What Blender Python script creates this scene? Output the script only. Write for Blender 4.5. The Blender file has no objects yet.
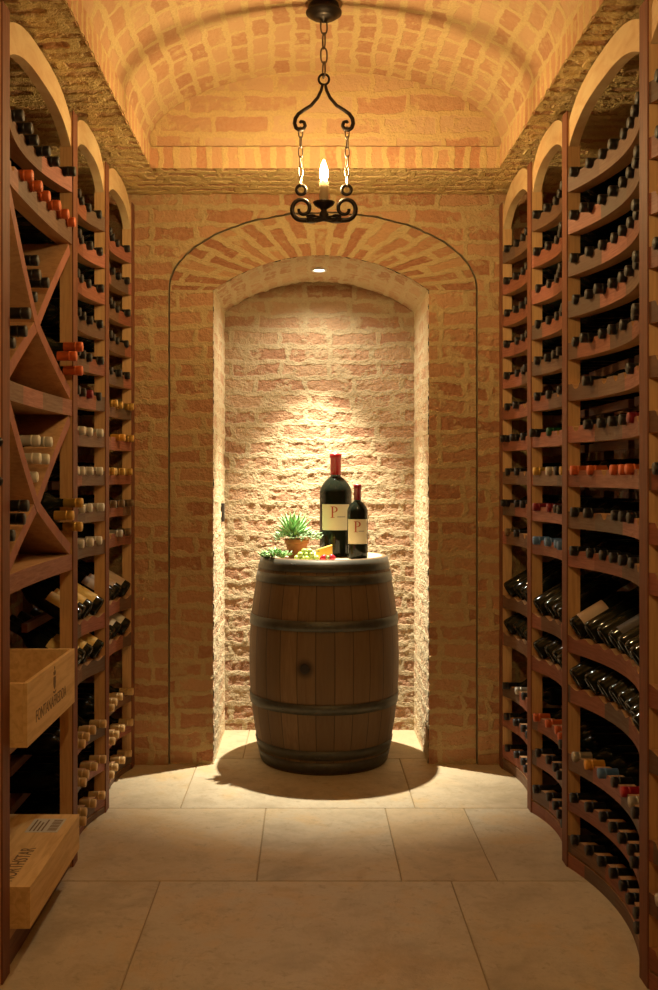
import bpy, math, random
from mathutils import Vector, Matrix, Euler

random.seed(7)
scene = bpy.context.scene
COL = scene.collection
PI = math.pi
H = 1.3            # camera height above the stone floor

# ------------------------------------------------------------------ camera
cam_data = bpy.data.cameras.new('camera')
cam_data.sensor_width = 36
cam_data.lens = 1000 / 990 * 36
cam_data.shift_x = 21 / 990
cam_data.shift_y = -19 / 990
cam_data.clip_start = 0.05
camera = bpy.data.objects.new('camera', cam_data)
COL.objects.link(camera)
camera.location = (0, 0, H)
camera.rotation_euler = (PI / 2, 0, 0)
scene.camera = camera

# ------------------------------------------------------------------ world, exposure
world = bpy.data.worlds.new('world')
scene.world = world
world.use_nodes = True
world.node_tree.nodes['Background'].inputs[0].default_value = (1.0, 0.62, 0.3, 1)
world.node_tree.nodes['Background'].inputs[1].default_value = 0.02
scene.view_settings.view_transform = 'Standard'
scene.view_settings.look = 'None'
scene.view_settings.gamma = 1
scene.view_settings.use_curve_mapping = False
scene.view_settings.exposure = 0.1

BULB_STRENGTH = 1420.0         # candle bulbs of the iron pendants
BULB_COLOR = (1.0, 0.725, 0.335, 1)
NICHE_POWER = 30.0              # wide spill of the fitting
NICHE_BEAM = 450.0              # its narrow beam            # recessed downlight of the niche
NICHE_COLOR = (1.0, 0.93, 0.75)

# ------------------------------------------------------------------ helpers
def tag(o, label=None, cat=None, group=None, kind=None):
    if label: o['label'] = label
    if cat: o['category'] = cat
    if group: o['group'] = group
    if kind: o['kind'] = kind
    return o

def thing(name, label, cat, loc=(0, 0, 0), group=None):
    o = bpy.data.objects.new(name, None)
    COL.objects.link(o)
    o.empty_display_size = 0.05
    o.location = loc
    return tag(o, label, cat, group)

def wloc(p):
    v = Vector((0, 0, 0))
    while p is not None:
        v += Vector(p.location); p = p.parent
    return v

class MB:
    """collects faces in world coordinates; build() links them as one mesh object"""
    def __init__(s):
        s.v = []; s.f = []; s.m = []; s.uv = {}; s.smooth = []
    def face(s, idx, m=0, uv=None, sm=False):
        if uv: s.uv[len(s.f)] = uv
        s.f.append(tuple(idx)); s.m.append(m); s.smooth.append(sm)
    def box(s, x0, x1, y0, y1, z0, z1, m=0):
        b = len(s.v)
        s.v += [(x, y, z) for z in (z0, z1) for y in (y0, y1) for x in (x0, x1)]
        for q in ((0, 2, 3, 1), (4, 5, 7, 6), (0, 1, 5, 4), (2, 6, 7, 3), (0, 4, 6, 2), (1, 3, 7, 5)):
            s.face([b + i for i in q], m)
        return s
    def grid(s, fn, nu, nv, uvfn=None, m=0, sm=True, flip=False):
        b = len(s.v)
        for j in range(nv + 1):
            for i in range(nu + 1):
                s.v.append(tuple(fn(i / nu, j / nv)))
        for j in range(nv):
            for i in range(nu):
                q = [(i, j), (i + 1, j), (i + 1, j + 1), (i, j + 1)]
                if flip: q.reverse()
                uv = [uvfn(a / nu, c / nv) for a, c in q] if uvfn else None
                s.face([b + c * (nu + 1) + a for a, c in q], m, uv, sm)
        return s
    def lathe(s, prof, seg=20, c=(0, 0, 0), m=0, sm=True, mat=None, mfn=None, closed=False):
        b = len(s.v); n = len(prof)
        for r, z in prof:
            for k in range(seg):
                a = 2 * PI * k / seg
                p = Vector((max(r, 1e-5) * math.cos(a), max(r, 1e-5) * math.sin(a), z))
                if mat is not None: p = mat @ p
                s.v.append((p[0] + c[0], p[1] + c[1], p[2] + c[2]))
        for j in range(n - 1):
            for k in range(seg):
                k2 = (k + 1) % seg
                s.face((b + j * seg + k, b + j * seg + k2, b + (j + 1) * seg + k2, b + (j + 1) * seg + k), mfn(j) if mfn else m, None, sm)
        if closed:
            for k in range(seg):
                k2 = (k + 1) % seg
                s.face((b + (n - 1) * seg + k, b + (n - 1) * seg + k2, b + k2, b + k), m, None, sm)
            return s
        s.face([b + k for k in reversed(range(seg))], mfn(0) if mfn else m)
        s.face([b + (n - 1) * seg + k for k in range(seg)], mfn(n - 2) if mfn else m)
        return s
    def tube(s, pts, r, seg=8, closed=False, m=0):
        pts = [Vector(p) for p in pts]; n = len(pts); b = len(s.v)
        up = None
        for i, p in enumerate(pts):
            if closed: t = pts[(i + 1) % n] - pts[i - 1]
            else: t = pts[min(i + 1, n - 1)] - pts[max(i - 1, 0)]
            t.normalize()
            if up is None:
                up = Vector((0, 1, 0)) if abs(t.y) < 0.9 else Vector((1, 0, 0))
            sd = t.cross(up)
            if sd.length < 1e-5: sd = t.cross(Vector((1, 0, 0.3)))
            sd.normalize(); up = sd.cross(t).normalized()
            rr = r[i] if isinstance(r, (list, tuple)) else r
            for k in range(seg):
                a = 2 * PI * k / seg
                s.v.append(tuple(p + sd * (rr * math.cos(a)) + up * (rr * math.sin(a))))
        for j in range(n if closed else n - 1):
            for k in range(seg):
                k2 = (k + 1) % seg; j2 = (j + 1) % n
                s.face((b + j * seg + k, b + j * seg + k2, b + j2 * seg + k2, b + j2 * seg + k), m, None, True)
        if not closed:
            s.face([b + k for k in reversed(range(seg))], m)
            s.face([b + (n - 1) * seg + k for k in range(seg)], m)
        return s
    def build(s, name, mats, parent=None, fix=True, bevel=0):
        if not isinstance(mats, (list, tuple)): mats = [mats]
        off = wloc(parent)
        me = bpy.data.meshes.new(name)
        me.from_pydata([(a - off[0], c - off[1], d - off[2]) for a, c, d in s.v], [], s.f)
        for m in mats: me.materials.append(m)
        me.polygons.foreach_set('material_index', s.m)
        me.polygons.foreach_set('use_smooth', s.smooth)
        if s.uv:
            lay = me.uv_layers.new(name='UVMap')
            data = [0.0] * (len(me.loops) * 2)
            for p in me.polygons:
                uv = s.uv.get(p.index)
                if uv:
                    for li, c in zip(p.loop_indices, uv):
                        data[2 * li] = c[0]; data[2 * li + 1] = c[1]
            lay.data.foreach_set('uv', data)
        me.update()
        if fix:
            import bmesh
            bm = bmesh.new(); bm.from_mesh(me)
            bmesh.ops.recalc_face_normals(bm, faces=bm.faces)
            bm.to_mesh(me); bm.free()
        o = bpy.data.objects.new(name, me)
        COL.objects.link(o)
        if parent is not None: o.parent = parent
        if bevel:
            bv = o.modifiers.new('bevel', 'BEVEL'); bv.width = bevel; bv.segments = 2; bv.limit_method = 'ANGLE'
        return o

def copy_tree(o, parent=None):
    c = o.copy(); COL.objects.link(c); c.parent = parent
    for ch in list(o.children):
        copy_tree(ch, c)
    return c

# ------------------------------------------------------------------ node material kit
class NT:
    def __init__(s, name):
        s.mat = bpy.data.materials.new(name); s.mat.use_nodes = True
        s.nt = s.mat.node_tree; s.n = s.nt.nodes; s.l = s.nt.links
        s.bsdf = s.n['Principled BSDF']; s.out = s.n['Material Output']
    def new(s, t, **kw):
        n = s.n.new(t)
        for k, v in kw.items(): setattr(n, k, v)
        return n
    def put(s, sock, v):
        if hasattr(v, 'node'): s.l.new(v, sock)
        elif v is not None: sock.default_value = v
    def math(s, op, a, b=0.0, c=None, clamp=False):
        n = s.new('ShaderNodeMath', operation=op); n.use_clamp = clamp
        s.put(n.inputs[0], a); s.put(n.inputs[1], b)
        if c is not None: s.put(n.inputs[2], c)
        return n.outputs[0]
    def vmath(s, op, a, b=None, sc=None):
        n = s.new('ShaderNodeVectorMath', operation=op)
        s.put(n.inputs[0], a)
        if b is not None: s.put(n.inputs[1], b)
        if sc is not None: s.put(n.inputs['Scale'], sc)
        return n.outputs[0]
    def noise(s, vec, scale, detail=3, rough=0.55, dist=0.0, color=False, dims='3D', w=None):
        n = s.new('ShaderNodeTexNoise'); n.noise_dimensions = dims
        if vec is not None: s.l.new(vec, n.inputs['Vector'])
        n.inputs['Scale'].default_value = scale; n.inputs['Detail'].default_value = detail
        n.inputs['Roughness'].default_value = rough; n.inputs['Distortion'].default_value = dist
        if w is not None: s.put(n.inputs['W'], w)
        return n.outputs['Color' if color else 'Fac']
    def ramp(s, fac, stops, interp='LINEAR'):
        n = s.new('ShaderNodeValToRGB'); n.color_ramp.interpolation = interp
        e = n.color_ramp.elements
        while len(e) > 1: e.remove(e[-1])
        e[0].position = stops[0][0]; e[0].color = col(stops[0][1])
        for p, c in stops[1:]:
            x = e.new(p); x.color = col(c)
        s.put(n.inputs[0], fac)
        return n.outputs[0]
    def mix(s, fac, a, b, mode='MIX'):
        n = s.new('ShaderNodeMix', data_type='RGBA', blend_type=mode)
        s.put(n.inputs[0], fac); s.put(n.inputs[6], col(a)); s.put(n.inputs[7], col(b))
        return n.outputs[2]
    def maprange(s, v, a, b, c, d, smooth=False):
        n = s.new('ShaderNodeMapRange'); n.interpolation_type = 'SMOOTHSTEP' if smooth else 'LINEAR'
        s.put(n.inputs[0], v)
        for i, q in enumerate((a, b, c, d)): n.inputs[i + 1].default_value = q
        return n.outputs[0]
    def mapping(s, vec, loc=(0, 0, 0), rot=(0, 0, 0), scale=(1, 1, 1)):
        n = s.new('ShaderNodeMapping'); s.l.new(vec, n.inputs[0])
        n.inputs[1].default_value = loc; n.inputs[2].default_value = rot; n.inputs[3].default_value = scale
        return n.outputs[0]
    def coord(s, which='Object'):
        return s.new('ShaderNodeTexCoord').outputs[which]
    def bump(s, h, strength=0.5, dist=0.01):
        n = s.new('ShaderNodeBump'); n.inputs['Strength'].default_value = strength; n.inputs['Distance'].default_value = dist
        s.l.new(h, n.inputs['Height']); s.l.new(n.outputs[0], s.bsdf.inputs['Normal'])
    def base(s, c, rough=0.6, metal=0.0, spec=None):
        s.put(s.bsdf.inputs['Base Color'], col(c)); s.put(s.bsdf.inputs['Roughness'], rough)
        s.bsdf.inputs['Metallic'].default_value = metal
        if spec is not None: s.bsdf.inputs['Specular IOR Level'].default_value = spec
        return s.mat

def col(c):
    if isinstance(c, (list, tuple)): return (c[0], c[1], c[2], 1)
    return c

def simple(name, c, rough=0.5, metal=0.0, spec=None, var=0.0):
    t = NT(name)
    if var:
        n = t.noise(t.coord(), 40, 3)
        c2 = tuple(x * (1 - var) for x in c)
        c = t.mix(n, c, c2)
    return t.base(c, rough, metal, spec)

def brick_material(name, bw=0.22, rh=0.079, mortar=0.011, brick_a=(.50, .22, .12), brick_b=(.62, .36, .20), brick_c=(.33, .13, .08),
                   mort=(.66, .50, .27), mort2=(.55, .38, .18), smear=0.50, disp=0.016, rough_noise=1.35, wob=0.011, displaced=True, relief=0.22, mid=1.1):
    t = NT(name)
    uv = t.coord('UV')
    wn = t.noise(uv, 5.0, 2, color=True)
    d = t.vmath('SCALE', t.vmath('SUBTRACT', wn, (0.5, 0.5, 0.5)), sc=wob * 4.0)
    wn2 = t.noise(uv, 22.0, 3, color=True)
    d2 = t.vmath('SCALE', t.vmath('SUBTRACT', wn2, (0.5, 0.5, 0.5)), sc=wob * 2.4)
    p = t.vmath('ADD', t.vmath('ADD', uv, d), d2)
    b = t.new('ShaderNodeTexBrick'); b.offset = 0.5; b.squash = 0.86; b.squash_frequency = 3
    t.l.new(p, b.inputs['Vector'])
    b.inputs['Color1'].default_value = (0, 0, 0, 1); b.inputs['Color2'].default_value = (1, 1, 1, 1); b.inputs['Mortar'].default_value = (.5, .5, .5, 1)
    b.inputs['Scale'].default_value = 1; b.inputs['Mortar Size'].default_value = mortar; b.inputs['Mortar Smooth'].default_value = 0.55
    b.inputs['Bias'].default_value = 0; b.inputs['Brick Width'].default_value = bw; b.inputs['Row Height'].default_value = rh
    rnd = b.outputs['Color']; m = b.outputs['Fac']
    sm = t.noise(uv, 7.5, 4, 0.62)
    sm2 = t.noise(uv, 38, 3, 0.6)
    smear_n = t.math('ADD', t.math('MULTIPLY', sm, 0.7), t.math('MULTIPLY', sm2, 0.3))
    k = t.maprange(smear_n, smear - 0.005, smear + 0.075, 0, 0.8, True)
    cover = t.math('MAXIMUM', t.maprange(t.math('ADD', m, t.math('MULTIPLY', t.math('SUBTRACT', sm2, .5), .9)), 0.08, 0.85, 0, 1, True), k)
    bc = t.ramp(rnd, [(0.0, brick_c), (0.35, brick_a), (0.7, brick_b), (1.0, brick_a)])
    bc = t.mix(t.maprange(t.noise(uv, 55, 4, 0.7), 0.35, 0.7, 0, .55), bc, brick_b)
    mc = t.mix(t.noise(uv, 11, 4, 0.6), mort, mort2)
    mc = t.mix(t.maprange(t.noise(uv, 120, 2, 0.6), 0.4, 0.75, 0, .35), mc, tuple(x * .6 for x in mort2))
    c = t.mix(cover, bc, mc)
    fine = t.noise(uv, 150, 4, 0.7)
    crust = t.noise(uv, 26, 4, 0.65)
    h = t.math('MULTIPLY', cover, relief)
    h = t.math('ADD', h, t.math('MULTIPLY', crust, 0.9 * rough_noise))
    h = t.math('ADD', h, t.math('MULTIPLY', t.noise(uv, 9, 3, .6), 0.6 * rough_noise))
    h = t.math('ADD', h, t.math('MULTIPLY', fine, 0.14 * rough_noise))
    t.base(c, 0.92, spec=0.15)
    if displaced:
        dn = t.new('ShaderNodeDisplacement'); dn.inputs['Midlevel'].default_value = mid; dn.inputs['Scale'].default_value = disp
        t.l.new(h, dn.inputs['Height']); t.l.new(dn.outputs[0], t.out.inputs['Displacement'])
        t.mat.displacement_method = 'BOTH'
    else:
        t.bump(h, 1.0, disp)
    return t.mat

def wood_front_material():
    """oiled aisle faces of the rack members: blocks of red, rust and grey-brown boards glued end to end"""
    t = NT('redwood_face')
    oc = t.coord('Object')
    rnd = t.new('ShaderNodeObjectInfo').outputs['Random']
    sep = t.new('ShaderNodeSeparateXYZ'); t.l.new(oc, sep.inputs[0])
    blk = t.math('FLOOR', t.math('ADD', t.math('MULTIPLY', sep.outputs[1], 4.6), t.math('MULTIPLY', rnd, 17.0)))
    blz = t.math('ADD', blk, t.math('MULTIPLY', rnd, 91.0))
    wn = t.new('ShaderNodeTexWhiteNoise', noise_dimensions='1D'); t.l.new(blz, wn.inputs['W'])
    c = t.ramp(wn.outputs['Value'], [(0, (.16, .085, .045)), (.18, (.29, .095, .05)), (.36, (.36, .125, .065)), (.54, (.22, .12, .065)), (.70, (.42, .15, .095)), (.86, (.15, .10, .065))], 'CONSTANT')
    off = t.vmath('ADD', oc, t.vmath('SCALE', (37.0, 11.0, 5.0), sc=rnd))
    g = t.noise(t.mapping(off, scale=(14, 5, 70)), 2.2, 5, 0.65, 0.6)
    c = t.mix(t.maprange(g, .35, .7, 0, .55), c, (.13, .05, .03))
    t.bump(g, 0.25, 0.002)
    return t.base(c, t.maprange(g, .3, .7, .42, .62), spec=0.35)

def wood_material(name, a, b, dark, axis=(60, 60, 4), rough=0.6, scale=1.6, spec=0.3):
    t = NT(name)
    oc = t.coord('Object')
    rnd = t.new('ShaderNodeObjectInfo').outputs['Random']
    off = t.vmath('ADD', oc, t.vmath('SCALE', (17.0, 31.0, 9.0), sc=rnd))
    g = t.noise(t.mapping(off, scale=axis), scale, 5, 0.62, 0.8)
    big = t.noise(t.mapping(off, scale=tuple(x * 0.25 for x in axis)), scale, 3, 0.5)
    c = t.mix(big, a, b)
    c = t.mix(t.math('MULTIPLY', rnd, 0.35), c, b)
    c = t.mix(t.maprange(g, .42, .72, 0, .7), c, dark)
    t.bump(g, 0.2, 0.002)
    return t.base(c, rough, spec=spec)

MAT = {}
MAT['brick'] = brick_material('old_brick', bw=.235, mortar=.016, brick_a=(.42, .19, .09), brick_b=(.52, .29, .14), brick_c=(.33, .13, .06), mort=(.58, .42, .20), mort2=(.47, .31, .14), smear=.52, wob=.014)
MAT['brick_arch'] = brick_material('arch_brick', bw=0.21, rh=0.078, mortar=0.021, brick_a=(.36, .155, .075), brick_b=(.50, .28, .13), brick_c=(.32, .12, .06), mort=(.58, .42, .20), mort2=(.49, .33, .15), smear=0.54)
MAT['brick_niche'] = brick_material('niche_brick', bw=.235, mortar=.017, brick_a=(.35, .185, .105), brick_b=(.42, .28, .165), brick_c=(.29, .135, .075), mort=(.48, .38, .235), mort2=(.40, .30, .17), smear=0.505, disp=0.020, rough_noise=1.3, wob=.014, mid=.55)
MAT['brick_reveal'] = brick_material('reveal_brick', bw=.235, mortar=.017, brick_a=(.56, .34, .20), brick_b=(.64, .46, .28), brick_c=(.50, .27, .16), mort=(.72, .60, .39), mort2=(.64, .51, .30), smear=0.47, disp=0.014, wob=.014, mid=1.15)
MAT['brick_vault'] = brick_material('vault_brick', bw=0.15, rh=0.080, mortar=0.016, brick_a=(.50, .27, .135), brick_b=(.57, .36, .19), brick_c=(.43, .21, .11), mort=(.66, .49, .25), mort2=(.58, .40, .17), smear=0.535, disp=0.007)
MAT['brick_lunette'] = brick_material('lunette_brick', bw=0.23, rh=0.080, mortar=0.015, brick_a=(.50, .28, .145), brick_b=(.57, .37, .20), brick_c=(.48, .23, .12), mort=(.64, .45, .21), mort2=(.57, .39, .17), smear=0.52, disp=0.007)
MAT['brick_soldier'] = brick_material('soldier_brick', bw=0.24, rh=0.066, mortar=0.016, brick_a=(.54, .28, .14), brick_b=(.60, .38, .19), brick_c=(.46, .20, .10), mort=(.66, .47, .21), mort2=(.58, .40, .17), smear=0.56, disp=0.006)
MAT['brick_soffit'] = brick_material('soffit_brick', bw=0.30, rh=0.070, mortar=0.020, brick_a=(.52, .30, .14), brick_b=(.62, .43, .20), brick_c=(.46, .20, .10), mort=(.72, .53, .23), mort2=(.58, .41, .16), smear=0.50, disp=0.013, rough_noise=1.4, relief=.5)
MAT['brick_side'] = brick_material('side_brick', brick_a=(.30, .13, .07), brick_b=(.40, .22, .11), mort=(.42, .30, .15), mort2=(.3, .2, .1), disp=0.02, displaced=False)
MAT['face'] = wood_front_material()
MAT['post'] = wood_material('cedar_post', (.72, .44, .19), (.60, .34, .14), (.46, .23, .09))
MAT['post_edge'] = wood_material('redwood_post_edge', (.29, .10, .045), (.20, .07, .035), (.12, .045, .025))
MAT['rail_wood'] = wood_material('cedar_rail', (.60, .36, .17), (.48, .26, .12), (.33, .15, .07), axis=(20, 4, 60))
MAT['back_wood'] = wood_material('dark_redwood_board', (.28, .13, .07), (.20, .09, .05), (.1, .04, .02), axis=(20, 4, 60))
MAT['bin_face'] = wood_material('red_divider_edge', (.46, .17, .105), (.36, .125, .075), (.22, .07, .04), axis=(20, 8, 8))
MAT['valance'] = wood_material('pale_valance_wood', (.80, .62, .34), (.72, .48, .23), (.60, .32, .14), axis=(8, 5, 14), scale=1.4)
MAT['crate'] = wood_material('pine_crate_wood', (.86, .60, .27), (.78, .50, .20), (.56, .30, .10), axis=(30, 3, 30), rough=0.65)
MAT['iron'] = simple('wrought_iron', (.045, .032, .024), 0.42, 0.75, var=.5)
MAT['steel_chain'] = simple('worn_iron_chain', (.17, .13, .10), 0.35, 0.9)
MAT['hoop'] = simple('aged_steel_hoop', (.13, .12, .09), 0.5, 0.6, var=.5)
MAT['glass'] = simple('dark_bottle_glass', (.008, .010, .006), 0.05, spec=0.22)
MAT['cork'] = simple('cork', (.55, .38, .2), .8)
MAT['white_trim'] = simple('white_trim', (.8, .8, .76), .4)
MAT['ink'] = simple('printed_ink', (.20, .115, .05), .7)
MAT['paper'] = simple('cream_paper', (.78, .72, .52), .7)
MAT['paper_grey'] = simple('shipping_paper', (.62, .57, .46), .7)
MAT['terracotta'] = simple('terracotta', (.50, .19, .07), .8, var=.3)

def floor_material():
    t = NT('travertine')
    oc = t.coord('Object')
    isl = t.new('ShaderNodeNewGeometry').outputs['Random Per Island']
    off = t.vmath('ADD', oc, t.vmath('SCALE', (13.0, 7.0, 3.0), sc=isl))
    n1 = t.noise(off, 1.6, 5, 0.6, 0.9)
    n2 = t.noise(off, 9.0, 6, 0.68, .5)
    n3 = t.noise(off, 60.0, 4, 0.7)
    c = t.mix(t.maprange(n1, .3, .7, 0, 1), (.66, .56, .39), (.56, .46, .30))
    c = t.mix(t.maprange(isl, .2, 1, 0, .45), c, (.56, .38, .18))
    n0 = t.noise(off, 2.6, 4, 0.7, 0.3)
    c = t.mix(t.maprange(n0, .50, .66, 0, .75), c, (.40, .32, .20))
    c = t.mix(t.maprange(n0, .34, .46, .55, 0), c, (.66, .44, .19))
    c = t.mix(t.maprange(n2, .50, .70, 0, .5), c, (.42, .32, .18))
    pit = t.noise(off, 26.0, 5, 0.72)
    c = t.mix(t.maprange(pit, .56, .68, 0, .55), c, (.36, .27, .15))
    c = t.mix(t.maprange(n1, .30, .46, .6, 0), c, (.58, .38, .16))
    c = t.mix(t.maprange(n3, .55, .75, 0, .35), c, (.42, .31, .18))
    vein = t.math('ABSOLUTE', t.math('SUBTRACT', t.noise(off, 3.0, 4, .55, 1.5), 0.5))
    c = t.mix(t.maprange(vein, 0, .006, .22, 0), c, (.33, .25, .15))
    h = t.math('ADD', n3, t.math('MULTIPLY', n2, 1.5))
    t.bump(h, 0.35, 0.004)
    return t.base(c, t.maprange(n2, .3, .7, .42, .62), spec=.35)
MAT['floor'] = floor_material()
MAT['grout'] = simple('floor_grout', (.36, .27, .15), .9)

def emission(name, c, s):
    t = NT(name)
    e = t.new('ShaderNodeEmission'); e.inputs[0].default_value = c; e.inputs[1].default_value = s
    t.l.new(e.outputs[0], t.out.inputs[0]); t.mat.node_tree.nodes.remove(t.bsdf)
    return t.mat
MAT['bulb'] = emission('glowing_bulb', BULB_COLOR, BULB_STRENGTH)
MAT['downlight'] = emission('downlight_lens', (1, .93, .78, 1), 14)

# niche downlight (its fitting is built further down)
NL = (0.053, 4.80, H + 0.968)
sp = bpy.data.lights.new('niche_downlight_beam', 'SPOT')
sp.energy = NICHE_POWER; sp.color = NICHE_COLOR; sp.spot_size = math.radians(150); sp.spot_blend = 1.0; sp.shadow_soft_size = 0.014
spo = bpy.data.objects.new('niche_downlight_beam', sp); COL.objects.link(spo)
spo.location = NL
sp = bpy.data.lights.new('niche_downlight_core', 'SPOT')
sp.energy = NICHE_BEAM; sp.color = NICHE_COLOR; sp.spot_size = math.radians(66); sp.spot_blend = 1.0; sp.shadow_soft_size = 0.014
spo = bpy.data.objects.new('niche_downlight_core', sp); COL.objects.link(spo)
spo.location = (NL[0], NL[1], NL[2] - .002)

# ------------------------------------------------------------------ setting: floor
CX = 0.07                                   # centre line of vault
XL, XR = -1.16, 1.24                        # brick side walls
YF = -1.2                                   # wall behind the camera
SOF = H + 1.27                              # underside of the brick ledge
b = MB()
rows = [(4.602, 5.3, [-.30, .30]), (3.914, 4.602, [-.50, .42]), (3.21, 3.914, [-.165, .302, .61]), (2.505, 3.21, [-.475, .46]),
        (1.8, 2.505, [-.75, .15, .82]), (1.1, 1.8, [-.4, .5]), (.4, 1.1, [-.7, .2, .9]), (-.3, .4, [-.4, .5]), (-1.25, -.3, [-.7, .3])]
G = 0.002
for y0, y1, js in rows:
    xs = [XL - .05] + js + [XR + .05]
    for a, c in zip(xs[:-1], xs[1:]):
        b.box(a + G, c - G, y0 + G, y1 - G, -.04, 0.0)
b.box(XL - .05, XR + .05, -1.25, 5.3, -.06, -.0035, 1)
fl = b.build('floor', [MAT['floor'], MAT['grout']])
fl.modifiers.new('bevel', 'BEVEL').width = 0.002
tag(fl, kind='structure')

# ------------------------------------------------------------------ setting: brick shell
def structure(o): return tag(o, kind='structure')
NX, NW = 0.0585, 0.4865                     # niche centre and half width
SPR, CRN = H + 0.838, H + 0.995             # springing and crown of niche arch
RN = (NW ** 2 + (CRN - SPR) ** 2) / (2 * (CRN - SPR))
AN = math.asin(NW / RN)
GX, GW, GR = 0.0675, 0.690, 0.345           # relieving arch (ellipse)
YW, YB = 4.50, 5.13

def inner(a):                                # a in -1..1 over arch
    th = a * AN
    return Vector((NX + RN * math.sin(th), CRN - RN + RN * math.cos(th)))
def outer(a, grow=0.0):
    th = a * PI / 2
    th = math.copysign(abs(a) ** 1.0, a) * PI / 2
    w = (.0022 * math.sin(th * 23) + .0016 * math.sin(th * 57 + 1)) * (1 if grow else .4) * math.cos(th)
    return Vector((GX + (GW + grow + w) * math.sin(th), SPR + (GR + grow + w) * math.cos(th)))

# arch panel: piers and voussoirs, set 12 mm back of the wall around it
yp = YW + 0.012
b = MB()
for sx in (-1, 1):
    x0, x1 = (GX - GW, NX - NW) if sx < 0 else (NX + NW, GX + GW)
    b.grid(lambda u, v: (x0 + (x1 - x0) * u, yp, SPR * v), 34, 300, lambda u, v: (x0 + (x1 - x0) * u + (0.11 if sx > 0 else 0), SPR * v))
o = b.build('wall_back_piers', MAT['brick'], fix=False); structure(o); o.name = 'wall_back_pier'
b = MB()
L = 2 * 0.72
b.grid(lambda u, v: (lambda p, q: (p[0] + (q[0] - p[0]) * v, yp, p[1] + (q[1] - p[1]) * v))(inner(2 * u - 1), outer(2 * u - 1)), 230, 40,
       lambda u, v: (0.02 + v * 0.24, u * L + .03))
structure(b.build('wall_back_arch', MAT['brick_arch'], fix=False))
# wall around the relieving arch
gap = 0.0065
b = MB()
xa, xb = GX - GW - gap, GX + GW + gap
for x0, x1 in ((XL, xa), (xb, XR)):
    b.grid(lambda u, v: (x0 + (x1 - x0) * u, YW, SPR * v), 60, 300, lambda u, v: (x0 + (x1 - x0) * u, SPR * v + .02))
    b.grid(lambda u, v: (x0 + (x1 - x0) * u, YW, SPR + (SOF - SPR) * v), 60, 60, lambda u, v: (x0 + (x1 - x0) * u, SPR + (SOF - SPR) * v + .02))
def over(u, v):
    p = outer(2 * u - 1, gap)
    return (p[0], YW, p[1] + (SOF + .02 - p[1]) * v)
b.grid(over, 260, 50, lambda u, v: (over(u, v)[0], over(u, v)[2] + .02))
structure(b.build('wall_back', MAT['brick'], fix=False))
# side faces of the narrow gap and a backing
b = MB()
for x in (xa, xb):
    b.grid(lambda u, v: (x, YW + .032 * u, SPR * v), 1, 1)
b.grid(lambda u, v: (lambda p: (p[0], YW + .032 * v, p[1]))(outer(2 * u - 1, gap)), 60, 1)
for x0, x1 in ((XL, NX - NW - .004), (NX + NW + .004, XR)):
    b.grid(lambda u, v: (x0 + (x1 - x0) * u, YW + .032, SOF * v), 1, 1)
b.grid(lambda u, v: (lambda p, q: (p[0] + (q[0] - p[0]) * v, YW + .032, p[1] + .004 + (q[1] - p[1]) * v))(inner(2 * u - 1), outer(2 * u - 1, .05)), 60, 1)
structure(b.build('wall_back_core', MAT['grout'], fix=False))
# niche
b = MB()
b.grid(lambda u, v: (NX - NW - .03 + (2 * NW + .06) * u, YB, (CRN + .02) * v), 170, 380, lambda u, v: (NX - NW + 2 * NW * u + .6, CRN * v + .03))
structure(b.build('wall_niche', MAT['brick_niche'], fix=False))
b = MB()
for sx in (-1, 1):
    x = NX + sx * NW
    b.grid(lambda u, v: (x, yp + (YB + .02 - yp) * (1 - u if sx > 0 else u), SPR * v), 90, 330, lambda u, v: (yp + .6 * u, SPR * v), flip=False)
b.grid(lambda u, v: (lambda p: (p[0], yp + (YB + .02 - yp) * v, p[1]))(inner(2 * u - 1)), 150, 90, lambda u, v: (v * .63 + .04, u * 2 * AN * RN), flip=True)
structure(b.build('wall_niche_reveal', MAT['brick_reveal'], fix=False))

# side walls, wall behind the camera
for nm, x in (('wall_left', XL), ('wall_right', XR)):
    b = MB()
    b.grid(lambda u, v: (x, YF + (YW + .03 - YF) * (u if x < 0 else 1 - u), SOF * v), 1, 1, lambda u, v: (u * 5.7, SOF * v), sm=False)
    structure(b.build(nm, MAT['brick_side'], fix=False))
b = MB(); b.grid(lambda u, v: (XR + (XL - XR) * u, YF, 3.0 * v), 1, 1, lambda u, v: (u * 2.4, 3 * v), sm=False)
structure(b.build('wall_front', MAT['brick_side'], fix=False))

# vault
VW, VR, VZ = 0.73, 0.31, H + 1.357
YV = 4.12
def vault(u, v):
    th = (2 * u - 1) * PI / 2
    return (CX + VW * math.sin(th), YF + (YV - YF) * v, VZ + VR * math.cos(th))
arc = [0.0]
for i in range(1, 241):
    p, q = vault((i - 1) / 240, 0), vault(i / 240, 0)
    arc.append(arc[-1] + math.hypot(p[0] - q[0], p[2] - q[2]))
b = MB()
y0v = 2.2
b.grid(lambda u, v: (vault(u, 0)[0], y0v + (YV - y0v) * v, vault(u, 0)[2]), 240, 270, lambda u, v: (y0v + (YV - y0v) * v, arc[round(u * 240)]), flip=True)
b.grid(lambda u, v: (vault(u, 0)[0], YF + (y0v - YF) * v, vault(u, 0)[2]), 60, 60, lambda u, v: (YF + (y0v - YF) * v, arc[round(u * 240)]), flip=True)
structure(b.build('ceiling_vault', MAT['brick_vault'], fix=False))
# lunette at the far end
b = MB()
b.grid(lambda u, v: (lambda p: (p[0], YV, VZ + (p[2] - VZ + .02) * v))(vault(u, 0)), 220, 45, lambda u, v: (vault(u, 0)[0] + .04, VZ + (vault(u, 0)[2] - VZ) * v + .021))
structure(b.build('wall_lunette', MAT['brick_lunette'], fix=False))
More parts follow.
